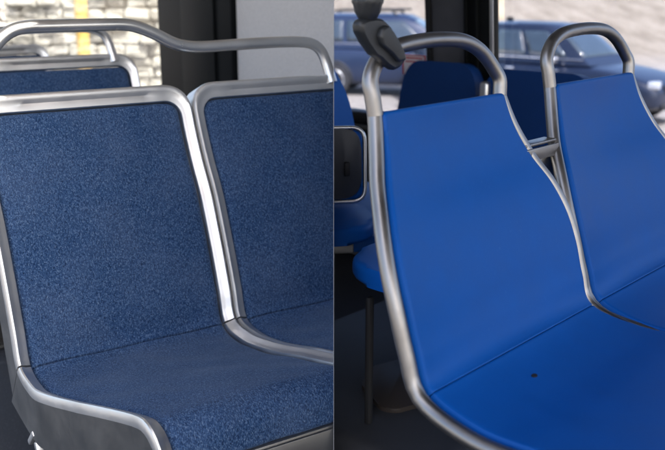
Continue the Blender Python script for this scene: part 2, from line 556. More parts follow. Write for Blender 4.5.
GLn = 'blue fabric bus seats with silver frames'
fabric_seat(place(T_L, YAW_L, (0, 0, 0)), 'front blue fabric bus seat in full view, silver side frame at lower left', GLn, side='L')
fabric_seat(place(T_L, YAW_L, (.461, 0, 0)), 'blue fabric bus seat cut by the middle join, right of the fully visible fabric seat', GLn, side='L', taper=False)
ROWX, ROWY = .175, .75
fabric_seat(place(T_L, YAW_L, (ROWX, ROWY, .014)), 'navy fabric seat top in the row right behind the front fabric seat', GLn, side='L', taper=False, ghost=True)
fabric_seat(place(T_L, YAW_L, (-.055, ROWY*2.05, .0)), 'far fabric seat, its silver edge just above the second row and under the rail end', GLn, side='L', taper=False, ghost=True)
fabric_seat(place(T_L, YAW_L, (.30, ROWY*2.75, -.035)), 'farthest fabric seat, only a pale corner of its top showing', GLn, side='L', taper=False, ghost=True)

def grab_rail(M, label, side=None):
    # flattened loop over a pair of seats, its middle dips
    pts = [(-.200, .175, .47), (-.192, .195, .52), (-.178, .21, .560), (-.160, .212, .588), (-.132, .213, .609), (-.100, .214, .617), (-.05, .214, .618), (.06, .214, .618),
           (.100, .214, .617), (.130, .214, .611), (.165, .214, .597), (.205, .214, .577), (.232, .214, .569), (.275, .214, .565), (.36, .214, .567), (.46, .214, .569),
           (.535, .214, .567), (.566, .213, .560), (.586, .212, .545), (.597, .208, .52), (.602, .198, .49), (.604, .190, .47)]
    vs, fs = tube(catmull(pts, 5), .0128, 20)
    o = mesh_obj('grab_rail', vs, fs, STEELT, None, side=side, M=M)
    o.matrix_basis = M
    return tag(o, label, 'grab rail')
grab_rail(place(T_L, YAW_L, (0, 0, 0)), 'bent silver grab rail with a dip in the middle over the front fabric seats')
grab_rail(place(T_L, YAW_L, (-.265, ROWY, .010)), 'blurred silver rail end curving down behind the front grab rail at upper left')

# bus left: floor, wall, pillar, panel
def wbox(name, o, x0, x1, y0, y1, z0, z1, T, yaw, m, side, parent=None, bev=.004, lean=0.0):
    """box in group-local x,y and world z"""
    M = place(Vector((T.x, T.y, 0)), yaw, (0, 0, 0))
    bm = bmesh.new(); vs = box_bm(bm, ((x0+x1)/2, (y0+y1)/2, (z0+z1)/2), (x1-x0, y1-y0, z1-z0), None, bev)
    if lean:
        for v in bm.verts: v.co.x -= (v.co.z-lean[1])*lean[0]
    for v in bm.verts: v.co = M @ v.co
    return from_bm(name, bm, m, parent, True, side, Matrix())

ID = Matrix()
fl = wbox('floor', None, -2.2, 1.25, -2.5, 5.0, FL_L-.08, FL_L, T_L, YAW_L, FLOOR, 'L'); tag(fl, 'dark speckled floor under the fabric seats', kind='structure'); 
XW = 1.02
wl_ = empty('wall_left', ID, 'side wall of the bus behind the fabric seats', kind='structure')
wbox('lower_panel', None, XW, XW+.05, -1.5, 5.0, FL_L-.3, T_L.z+.18, T_L, YAW_L, WALLLOW, 'L', wl_)
def wall_hit(T, yaw, X, px, py):
    """local (y, z) where the pixel ray meets the plane local x = X"""
    r = ray(px, py); c, s = cos(yaw), sin(yaw)
    # local x of world w: (w-T).x*c + (w-T).y*s
    k = (X + T.x*c + T.y*s)/(r.x*c+r.y*s)
    w = r*k; d = w-Vector((T.x, T.y, 0))
    return -d.x*s+d.y*c, w.z+CAMZ, w
yA = wall_hit(T_L, YAW_L, XW, 164.5, 30)[0]; yB = wall_hit(T_L, YAW_L, XW, 238, 30)[0]; yC = wall_hit(T_L, YAW_L, XW, 245, 30)[0]
top_z = FL_L+2.3
z0p = T_L.z+.18
# pillar with two shallow steps, black seal and the pale panel
wbox('window_pillar', None, XW-.03, XW+.05, yB, yA, z0p, top_z, T_L, YAW_L, PILLAR, 'L', wl_, bev=.006)
ym = wall_hit(T_L, YAW_L, XW-.03, 183, 30)[0]; ym2 = wall_hit(T_L, YAW_L, XW-.03, 216, 30)[0]
wbox('pillar_cover', None, XW-.042, XW-.028, ym2, ym, z0p, top_z, T_L, YAW_L, PILLAR, 'L', wl_, bev=.004)
wbox('wall_panel', None, XW-.012, XW+.04, -2.2, yB-.012, z0p, top_z, T_L, YAW_L, PANEL, 'L', wl_, bev=.003)
wbox('window_glass', None, XW+.02, XW+.024, yA, 5.0, z0p, top_z, T_L, YAW_L, GLASS_L, 'L', wl_, bev=0)


# yellow pole and stone wall outside
def stone_wall():
    bm = bmesh.new(); rnd = random.Random(3)
    Y0 = 8.4
    z = 0.0
    while z < 3.3:
        h = rnd.uniform(.09, .13); x = -6.2+rnd.uniform(0, .2)
        while x < -.42:
            w = rnd.uniform(.14, .30)
            if x+w > -.35: w = -.35-x
            d = rnd.uniform(.26, .40)
            rot = Matrix.Rotation(rnd.uniform(-.06, .06), 3, 'Y')
            vs = box_bm(bm, (x+w/2, Y0+.2-d/2+.1, z+h/2), (w-.012, d, h-.010), rot, .026, 2)
            for v in vs:
                if v.is_valid: v.co += Vector((rnd.uniform(-.008, .008), rnd.uniform(-.02, .02), rnd.uniform(-.008, .008)))
            x += w
        z += h
    box_bm(bm, (-3.3, Y0+.32, 1.65), (5.7, .3, 3.2), None, 0)
    return bm
def stone_mat():
    m, nt, b = mat('pale_split_stone'); o = tc(nt)
    f = noise(nt, o, 3.2, 4, .6); g = noise(nt, o, 14, 4)
    r = ramp(nt, f, [(.35, (.36, .335, .30)), (.5, (.46, .44, .41)), (.65, (.54, .525, .50))])
    nt.links.new(mixc(nt, .25, r.outputs[0], ramp(nt, g, [(.35, (.28, .26, .23)), (.6, (.55, .53, .49))]).outputs[0]), b.inputs['Base Color'])
    b.inputs['Roughness'].default_value = .9; bump(nt, b, g, .6, .03)
    return m
tag(from_bm('stone_wall', stone_wall(), stone_mat(), None, False), 'pale stacked stone wall outside the window behind the fabric seats', 'wall')
w = ray(83, 40); w = w*(7.6/w.y)
lathe('yellow_pole', [(.055, -2.5), (.055, .62), (.045, .66), (0.001, .67)], simple('yellow_paint', (.58, .37, .08), .5), None, Matrix.Translation(Vector((w.x, w.y, CAMZ))), 24)
o = bpy.data.objects['yellow_pole']; tag(o, 'yellow pole standing in front of the pale stone wall', 'pole')

# ------------------------------------------------------------------ added divider sheet: closes the cut seats, blocks light across the join
vs = []
for y, z in ((1.20, -.90), (1.45, -.40), (1.62, .1), (1.75, 1.45), (3.72, 1.45), (3.72, -1.2), (1.20, -1.2)):
    fw = y*cp-z*sp_
    for s in (-1, 1): vs.append(Vector((KX*fw+s*HALF*.9, y, z+CAMZ)))
n = 7
fs = [tuple(range(0, 2*n, 2)), tuple(range(1, 2*n, 2))[::-1]]+[(2*i, 2*((i+1) % n), 2*((i+1) % n)+1, 2*i+1) for i in range(n)]
tag(mesh_obj('added_divider', vs, fs, PART, None, smooth=False), 'thin added sheet dividing the fabric seats from the plastic seats, blocks light between them', kind='structure')

# ------------------------------------------------------------------ RIGHT: plastic seats
WR = [(SR.spts[i], w) for i, w in enumerate([.150, .159, .178, .201, .215, .219, .218, .218, .227, .233, .240, .246, .253])]
wtab = []
for (s, w_) in WR: wtab.append((s, w_))
def wR(s):
    t = wtab
    if s >= t[0][0]: return t[0][1]
    for i in range(len(t)-1):
        if s >= t[i+1][0]:
            a = t[max(i-1, 0)][1]; b = t[i][1]; c = t[i+1][1]; d = t[min(i+2, len(t)-1)][1]
            u = (t[i][0]-s)/(t[i][0]-t[i+1][0])
            return 0.5*((2*b)+(c-a)*u+(2*a-5*b+4*c-d)*u*u+(3*b-a-3*c+d)*u**3)
    return t[-1][1]

LOOP = [(-.1535, .156, .350), (-.1535, .160, .366), (-.147, .163, .380), (-.130, .166, .396), (-.105, .169, .406), (-.075, .170, .4125), (-.02, .171, .416), (.03, .171, .4155),
        (.070, .170, .4115), (.103, .168, .401), (.128, .165, .385), (.146, .160, .365), (.1545, .155, .349)]
HOLE = (-.052, -.052)
def tube_off(s): return .0105-.0085*min(1, max(0, (s-(SR.H-.09))/.085))**1.3
def plastic_seat(M, label, group, gusset=False):
    e = empty('plastic_bus_seat', M, label, 'bus seat', group)
    ws = lambda s: wR(s)-.001
    cushion('backrest', SR, .0005, SR.H, ws, ws, BLUE, e, rc_top=.008, r=.006, dome=-.016, skirt=.026, r0=.0012, r1=.006, nu=50)
    cushion('seat_pan', SR, SR.smin, -.0005, ws, ws, BLUE, e, r=.006, dome=-.006, skirt=.026, r1=.0012, r0=.006, nu=50, ns=80)
    # dark joint under the crease
    vs = []; fs = []
    for i in range(31):
        x = -.214+.428*i/30
        for s in (-.006, .006): vs.append(SR.map(x, s, -.007))
    for i in range(30): fs.append((2*i, 2*i+1, 2*i+3, 2*i+2))
    mesh_obj('seam', vs, fs, GAP, e)
    # screw in the pan
    hx0, hs0 = HOLE; p = SR.map(hx0, hs0, .0); T_, Nn = SR.frame(hs0)
    tt = (hs0-SR.smin)/(-.0012-SR.smin); uu = (hx0+wR(hs0))/(2*wR(hs0)); hn = -.006*(1-(2*uu-1)**2)*(1-(2*tt-1)**4)
    R = Matrix.Translation(p+Nn*(hn+.0002)) @ Nn.to_track_quat('Z', 'Y').to_matrix().to_4x4() @ Matrix.Diagonal((1.25, .8, 1, 1))
    lathe('drain_hole', [(.0001, .0006), (.0040, .0010), (.0046, .0004), (.0046, -.002)], GAP, e, R, 16)
    # side tubes following the shell, one object each side
    for sg in (-1, 1):
        pts = []
        for i in range(70):
            s = SR.H-.004+(SR.smin+.06-SR.H)*i/69
            pts.append(SR.map(sg*(wR(s)+tube_off(s)), s, -.013))
        pts = [pts[0]*1.0] + pts[1:]
        vs, fs = tube(pts, .0105, 18)
        mesh_obj('side_tube', vs, fs, STEELD, e)
    a = SR.map(-(wR(SR.H)+.002), SR.H-.004, -.013); b = SR.map(wR(SR.H)+.002, SR.H-.004, -.013)
    pts = [a+Vector((0, 0, .001))]+[Vector(q) for q in LOOP]+[b+Vector((0, 0, .001))]
    vs, fs = tube(catmull(pts, 6), .0110, 22)
    mesh_obj('top_loop', vs, fs, STEELD, e)
    # rear shell panel
    vs = []; fs = []
    for j in range(25):
        s = .0+(SR.H-.006)*j/24
        for i in range(9):
            x = (-1+2*i/8)*(wR(s)-.004); vs.append(SR.map(x, s, -.0268))
    for j in range(24):
        for i in range(8):
            a = j*9+i; fs.append((a, a+1, a+10, a+9))
    mesh_obj('back_shell', vs, fs, GREYSHELL, e)
    bm = bmesh.new()
    box_bm(bm, (0, -.22, -.075), (.34, .34, .05), None, .006)
    from_bm('seat_base', bm, GREYSHELL, e)
    bm = bmesh.new(); box_bm(bm, (.08, -.20, -.28), (.07, .10, .37), None, .008)
    from_bm('pedestal_leg', bm, GREYSHELL, e)
    if gusset:
        # cross bar with a folded plate below it, reaching across to the neighbour
        def gl(px, py, yl):
            r = ray(px, py); c, s_ = cos(YAW_R), sin(YAW_R)
            k = (yl+(-T_R.x*s_+T_R.y*c))/(-r.x*s_+r.y*c); w_ = r*k
            return Vector(((w_.x-T_R.x)*c+(w_.y-T_R.y)*s_-.461, yl, w_.z+CAMZ-T_R.z))
        a = gl(543, 145, .115)
        bm = bmesh.new()
        box_bm(bm, a+Vector((-.012, .010, .004)), (.105, .024, .005), None, .0015)
        box_bm(bm, a+Vector((-.012, -.006, -.010)), (.102, .004, .020), None, .0015)
        from_bm('cross_bar', bm, STEELD, e)
        bm = bmesh.new()
        pp = [gl(*q, .122) for q in ((524, 150), (556, 148), (561, 185), (572, 215), (577, 232), (566, 222), (545, 185))]
        prism(bm, [(p.x, p.z) for p in pp], Vector((0, .122, 0)), Vector((1, 0, 0)), Vector((0, 0, 1)), Vector((0, -1, 0)), .003, .0008, 1)
        from_bm('gusset_plate', bm, STEEL, e)
    return e
GRn = 'blue plastic bus seats with tubular silver frames'
plastic_seat(place(T_R, YAW_R, (0, 0, 0)), 'front blue plastic bus seat with black handle clamped on its loop', GRn)
plastic_seat(place(T_R, YAW_R, (.461, 0, 0)), 'blue plastic bus seat at the right edge, silver loop before the dark car', GRn, gusset=True)

# handle and clamp on the first loop
hM = place(T_R, YAW_R, (0, 0, 0))
he = empty('ribbed_grip_post', hM @ Matrix.Translation((-.137, .165, .44)), 'black ribbed grab handle clamped over the silver loop of the front plastic seat', 'handle')
hinv = (hM @ Matrix.Translation((-.137, .165, .44))).inverted()
def on_plane(px, py, yl):
    r = ray(px, py); c, s = cos(YAW_R), sin(YAW_R)
    k = (yl+(-T_R.x*s+T_R.y*c))/(-r.x*s+r.y*c)
    return hinv @ (r*k+Vector((0, 0, CAMZ)))
out = [(356.5, 20), (361.5, 17.8), (370, 16.5), (378.5, 18), (386.5, 25.5), (393, 37.5), (400, 51.5), (401.8, 61), (397, 67.5), (391.5, 70.8), (384, 66), (377, 59), (371, 55.5), (361.8, 42.5), (355.6, 31), (354.8, 24)]
poly = [on_plane(a, b, .150) for a, b in out]
def dome(name, poly, yb, rings, m, parent):
    """outline (x, z) lofted along -y through shrinking rings: (scale, depth)"""
    P = [Vector(q) for q in rounded(poly, .003, 4)]
    c = sum(P, Vector((0, 0)))/len(P); vs = []; fs = []; n = len(P)
    for k, dy in rings:
        for q in P: u = c+(q-c)*k; vs.append(Vector((u.x, yb-dy, u.y)))
    for i in range(len(rings)-1):
        for j in range(n): fs.append((i*n+j, i*n+(j+1) % n, (i+1)*n+(j+1) % n, (i+1)*n+j))
    fs.append(tuple(range(n))[::-1]); fs.append(tuple((len(rings)-1)*n+j for j in range(n)))
    return mesh_obj(name, vs, fs, m, parent)
dome('clamp_body', [(p.x, p.z) for p in poly], poly[0].y+.008, [(.80, 0), (.93, .001), (.98, .004), (.98, .011), (.95, .015), (.86, .018)], BLACK, he)
fac = [(381, 24.5), (386.5, 30.5), (392.5, 41), (398.5, 53), (399.8, 60), (393.5, 62), (386, 53), (376, 44.5), (373.5, 36), (376, 28)]
poly2 = [on_plane(a, b, .145) for a, b in fac]
dome('clamp_cover', [(p.x, p.z) for p in poly2], poly[0].y-.008, [(1.0, 0), (1.0, .006), (.96, .0085), (.88, .0098), (.80, .0100)], BLACK, he)
p0 = on_plane(367.5, 17, .150)
prof = [(.009, -.022), (.0095, -.004), (.0125, -.001), (.0165, .006), (.0185, .015)]
for i in range(60):
    prof.append((.0190+(.0008, .0008, -.0006)[i % 3], .018+i*.0035))
bm = bmesh.new()
vs = []; fs = []; NN = 48
for r_, z_ in prof:
    for j in range(NN):
        rr = r_*(1+(.03 if j % 4 < 2 else -.03)*(1 if r_ > .0185 else 0)); vs.append(p0+Vector((rr*cos(2*pi*j/NN), rr*sin(2*pi*j/NN), z_)))
for i in range(len(prof)-1):
    for j in range(NN):
        k = (j+1) % NN; fs.append((i*NN+j, i*NN+k, (i+1)*NN+k, (i+1)*NN+j))
fs.append(tuple(range(NN))[::-1]); fs.append(tuple((len(prof)-1)*NN+j for j in range(NN)))
mesh_obj('grip', vs, fs, BLACK, he)

# simple background seats: a shaped back and a pan on a post
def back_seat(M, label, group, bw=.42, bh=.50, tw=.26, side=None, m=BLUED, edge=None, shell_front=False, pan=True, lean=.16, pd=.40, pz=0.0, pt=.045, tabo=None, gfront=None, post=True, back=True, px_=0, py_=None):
    e = empty('aisle_bus_seat', M, label, 'bus seat', group)
    poly = [(-bw/2, 0), (bw/2, 0), (bw/2, bh*.42), (bw/2-.02, bh*.66), (tw/2+.02, bh*.93), (tw/2-.02, bh), (-tw/2+.02, bh), (-tw/2-.02, bh*.93), (-bw/2+.02, bh*.66), (-bw/2, bh*.42)]
    if shell_front: poly = [(-bw/2, 0), (bw/2, 0), (bw/2, bh), (-bw/2, bh)]
    V = Vector((0, sin(lean), cos(lean))); Wn = Vector((0, -cos(lean), sin(lean)))
    bm = bmesh.new()
    if not back: prism(bm, [(-.1, .0), (.1, 0), (.1, .05), (-.1, .05)], Vector((0, .02, -.06)), Vector((1, 0, 0)), V, Wn, .02, .003, 2)
    else: prism(bm, rounded(poly, .05 if bh > .3 else .035, 6), Vector((0, .0, .01)), Vector((1, 0, 0)), V, Wn, pt, .012, 4)
    b = from_bm('backrest' if back else 'hinge', bm, m, e, side=side)
    if shell_front:
        bm = bmesh.new()
        prism(bm, rounded([(x*.965, .006+z*.965) for x, z in poly], .045, 6), Vector((0, .0, .01))+Wn*(pt/2+.002), Vector((1, 0, 0)), V, Wn, .012, .004, 2)
        from_bm('back_insert', bm, GREYSHELL, e, side=side)
        rp = [Vector((0, 0, .01))+Wn*(pt/2+.004)+Vector((x, 0, 0))+V*z for x, z in rounded(poly, .030, 6)]; rp.append(rp[0])
        vs_, fs_ = tube(rp, .0045, 10); mesh_obj('back_rim', vs_, fs_, STEELT, e, side=side)
        bm = bmesh.new(); box_bm(bm, Vector((tw/2-.03, 0, .01))+V*(bh*.45)+Wn*(pt/2+.014), (.012, .014, .03), None, .003)
        from_bm('latch', bm, RUBBER, e, side=side)
    if pan:
        bm = bmesh.new()
        prism(bm, rounded([(-bw/2, .02), (bw/2, .02), (bw/2+.01, -pd), (-bw/2-.01, -pd)], [.02, .02, .11, .11], 8), Vector((0, 0, -.02+pz)), Vector((1, 0, 0)), Vector((0, 1, .03)).normalized(), Vector((0, -.03, 1)).normalized(), .036, .014, 4)
        from_bm('seat_pan', bm, m, e, side=side)
        bm = bmesh.new(); box_bm(bm, (0, -pd*.48, -.056+pz), (bw*.80, pd*.74, .022), None, .004)
        from_bm('pan_frame', bm, SHELL, e, side=side)
    if post:
        bm = bmesh.new(); box_bm(bm, (px_, -pd*.35 if py_ is None else py_, -.28), (.013, .016, .40), None, .006)
        from_bm('pedestal_leg', bm, RUBBER, e, side=side)
    return e

def tloc(T, yaw, wx, wy):
    c, s = cos(yaw), sin(yaw); dx, dy = wx-T.x, wy-T.y
    return dx*c+dy*s, -dx*s+dy*c
XR = 1.50
G2 = 'aisle facing blue seats under the windows'
# two aisle-facing seats against the window wall (facing -x of the bus)
yb, zb, _ = wall_hit(T_R, YAW_R, XR-.10, 440, 62)
H0 = .72
zseat = zb-H0*cos(.10)-.01
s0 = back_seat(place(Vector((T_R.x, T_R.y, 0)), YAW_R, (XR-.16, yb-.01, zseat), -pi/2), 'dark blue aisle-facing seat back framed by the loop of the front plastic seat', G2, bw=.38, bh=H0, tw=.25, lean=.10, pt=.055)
yb2, zb2, _ = wall_hit(T_R, YAW_R, XR-.10, 540, 72)
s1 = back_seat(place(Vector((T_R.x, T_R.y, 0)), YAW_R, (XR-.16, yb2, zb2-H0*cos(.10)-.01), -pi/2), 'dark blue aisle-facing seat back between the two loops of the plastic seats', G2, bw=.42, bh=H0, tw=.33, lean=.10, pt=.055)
# pale bracket beside the first one
bm = bmesh.new(); box_bm(bm, (.196, .02, H0-.10), (.03, .03, .12), None, .01, 3)
from_bm('side_bracket', bm, STEELT, s0)

# forward-facing seat with a grey insert, seen left of the front plastic seat
def xy_of(px, py, zrel):
    r = ray(px, py); r = r*(zrel/r.z); return tloc(T_R, YAW_R, r.x, r.y)
zpan = -.47
zl_ = lambda z: z-T_R.z+CAMZ
PH = radians(-40)
back_seat(place(T_R, YAW_R, (.215, .765, zl_(-.46)), PH), 'low dark grey seat back with blue pan, left of the front plastic seat', 'seats behind the plastic seats', bw=.44, bh=.158, tw=.42, side='R', m=BLUE, shell_front=True, lean=.10, pd=.17, pt=.03, post=False)
r_ = ray(343, 100); r_ = r_*(2.35/r_.y); ax, ay = tloc(T_R, YAW_R, r_.x, r_.y)
back_seat(place(T_R, YAW_R, (ax-.160, ay, zl_(-.51))), 'bright blue seat back poking up above the low grey seat back', 'seats behind the plastic seats', bw=.42, bh=.34, tw=.22, side='R', m=BLUE, lean=.12, pt=.03, post=False)
back_seat(place(T_R, YAW_R, (.418, .252, zl_(-.463)), -pi/2), 'low blue seat pan with rounded corner on a dark post beside the front plastic seat', 'seats behind the plastic seats', bw=.36, side='R', m=BLUE, pd=.34, pt=.03, back=False, px_=-.13, py_=-.30)

# floor, wheel housing, window wall
fl = wbox('floor', None, -1.6, 1.62, -2.5, 5.0, FL_R-.08, FL_R, T_R, YAW_R, FLOOR, 'R'); tag(fl, 'dark speckled floor under the plastic seats', kind='structure')
wr = empty('wall_right', ID, 'side wall of the bus behind the plastic seats', kind='structure')
yS1, zS1, _ = wall_hit(T_R, YAW_R, XR, 350, 105); yS2, zS2, _ = wall_hit(T_R, YAW_R, XR, 374, 117)
zs = (zS1+zS2)/2
ztop = FL_R+2.2
LEAN = (.10, zs)
wbox('lower_panel', None, XR, XR+.05, -2.0, 5.0, FL_R-.3, zs-.035, T_R, YAW_R, WALLLOW, 'R', wr)
wbox('window_sill', None, XR-.025, XR+.05, -2.0, 5.0, zs-.035, zs, T_R, YAW_R, RUBBER, 'R', wr, bev=.006)
wbox('sill_trim', None, XR-.032, XR-.018, -2.0, 5.0, zs-.062, zs-.048, T_R, YAW_R, SHELL, 'R', wr, bev=.003)
def pil(name, pa, pb, x0, x1, m):
    ya = wall_hit(T_R, YAW_R, XR, pa, 45)[0]; yb_ = wall_hit(T_R, YAW_R, XR, pb, 45)[0]
    return wbox(name, None, x0, x1, yb_, ya, zs, ztop, T_R, YAW_R, m, 'R', wr, bev=.004, lean=LEAN)
pil('pillar_seal', 433.5, 439, XR-.02, XR+.05, RUBBER)
pil('pillar_panel', 439, 473, XR-.012, XR+.05, PILLAR2)
pil('window_post', 473, 500.5, XR-.03, XR+.02, PILLAR)
pil('window_post_ridge', 476, 479, XR-.045, XR-.03, PILLAR)
pil('window_post_ridge', 486.5, 489.5, XR-.045, XR-.03, PILLAR)
pil('window_edge_trim', 500, 503, XR-.034, XR-.029, STEEL)
ya = wall_hit(T_R, YAW_R, XR, 433, 45)[0]; yb_ = wall_hit(T_R, YAW_R, XR, 504, 45)[0]
wbox('window_glass', None, XR+.030, XR+.034, ya, 5.0, zs, ztop, T_R, YAW_R, GLASS_R, 'R', wr, bev=0, lean=LEAN)
wbox('window_glass', None, XR+.030, XR+.034, -2.0, yb_, zs, ztop, T_R, YAW_R, GLASS_R, 'R', wr, bev=0, lean=LEAN)
ce = box('shade_roof', (-2.1, 2.95, 3.80), (4.2, 4.1, .06), SHADE_ROOF_L); tag(ce, 'unseen bus roof slab, cut short to let sky light onto the fabric seats', kind='structure')  # out of view; keeps sun off the seats, cut back for sky light
ce = box('shade_roof', (2.102, 1.4, 3.80), (4.2, 7.2, .06), SHADE_ROOF_R); tag(ce, 'unseen dark bus roof slab, extended to shade the plastic seats', kind='structure')  # out of view; dark and reaching past the camera to dim the plastic seats
nw = box('shade_wall', (2.3, -1.75, 1.5), (4.4, .06, 1.1), WALLLOW); tag(nw, 'added low wall out of view, blocks low light from the plastic seats', kind='structure')  # unseen wall added behind the camera to darken the pans and floor

# sticker on the pane with red lines of print too blurred to read
st = empty('window_sticker', ID, 'white sticker with red border and red print on the window glass', 'sticker')
ys, zsx, wpt = wall_hit(T_R, YAW_R, XR+.02, 418.5, 63)
ysb = wall_hit(T_R, YAW_R, XR+.02, 405.5, 63)[0]; ysc = wall_hit(T_R, YAW_R, XR+.02, 429, 63)[0]
zt = wall_hit(T_R, YAW_R, XR+.02, 418, 54.5)[1]; zb_ = wall_hit(T_R, YAW_R, XR+.02, 418, 75)[1]
WHITE = simple('sticker_white', (.88, .85, .88), .6); RED = simple('sticker_red', (.60, .09, .10), .6)
def st_box(name, y0, y1, z0, z1, off, m):
    xo = XR+.022-off - (((z0+z1)/2-zs)*.10)
    wbox(name, None, xo, xo+.002, y0, y1, z0, z1, T_R, YAW_R, m, 'R', st, bev=0, lean=(.10, (z0+z1)/2))
wd = ysb-ysc; ht = zt-zb_
st_box('backing', ysc, ysb, zb_, zt, 0, WHITE)
st_box('border', ysc, ysb, zt-ht*.05, zt, .003, RED)
st_box('border', ysb-wd*.05, ysb, zb_, zt-ht*.05, .003, RED)
st_box('border', ysc, ysc+wd*.05, zb_, zt-ht*.05, .003, RED)
rnd = random.Random(5)
for (a, b, t0, t1) in ((.16, .86, .12, .20), (.14, .80, .30, .37), (.30, .60, .55, .62)):
    y = ysb-wd*a
    while y > ysb-wd*b:
        lw = wd*rnd.uniform(.05, .10)
        st_box('print_mark', y-lw, y, zt-ht*t1, zt-ht*t0, .003, RED); y -= lw+wd*.02

# wheel housing with a hatch, dark, left of the front seat
hx, hy = xy_of(392, 392, -.80)
wh = empty('wheel_housing', place(Vector((T_R.x, T_R.y, 0)), YAW_R, (hx, hy, CAMZ-.80)), 'black floor housing with a rounded brown hatch, lower left of the plastic seat', 'housing')
HMAT = simple('housing_plastic', (.026, .028, .033), .55, bmp=.3, bs=300); HATCH = simple('hatch_plate', (.042, .033, .027), .45, spec=.25)
bm = bmesh.new(); vv = box_bm(bm, (.18, .06, -.08), (.80, .62, .17), None, .03, 4)
from_bm('housing_body', bm, HMAT, wh, side='R')
cn = []
for q in ((361, 388), (372, 370), (408, 360), (440, 390), (425, 406), (396, 414), (380, 411)):
    x_, y_ = xy_of(q[0], q[1], -.795); cn.append((x_-hx, y_-hy))
bm = bmesh.new(); prism(bm, rounded(cn, .012, 4), Vector((0, 0, .0085)), Vector((1, 0, 0)), Vector((0, 1, 0)), Vector((0, 0, 1)), .012, .004, 2)
from_bm('hatch', bm, HATCH, wh, side='R')

# ------------------------------------------------------------------ cars
def car_paint(name, col):
    m, nt, b = mat(name); b.inputs['Base Color'].default_value = (*col, 1)
    f = noise(nt, tc(nt), 30, 4); r = ramp(nt, f, [(.3, col), (.7, tuple(c*1.15 for c in col))]); nt.links.new(r.outputs[0], b.inputs['Base Color'])
    b.inputs['Metallic'].default_value = .1; b.inputs['Roughness'].default_value = .30; b.inputs['Coat Weight'].default_value = .3
    return m
CARGLASS = simple('car_glass', (.03, .045, .06), .06, spec=.9)
TYRE = simple('tyre', (.02, .02, .022), .8); RIM = simple('alloy_rim', (.55, .55, .56), .35, metal=.7)
CHROME = simple('bright_trim', (.7, .7, .7), .2, metal=1.0); LAMP = simple('headlamp_lens', (.35, .36, .38), .15); TAIL = simple('tail_lamp', (.35, .02, .02), .25)

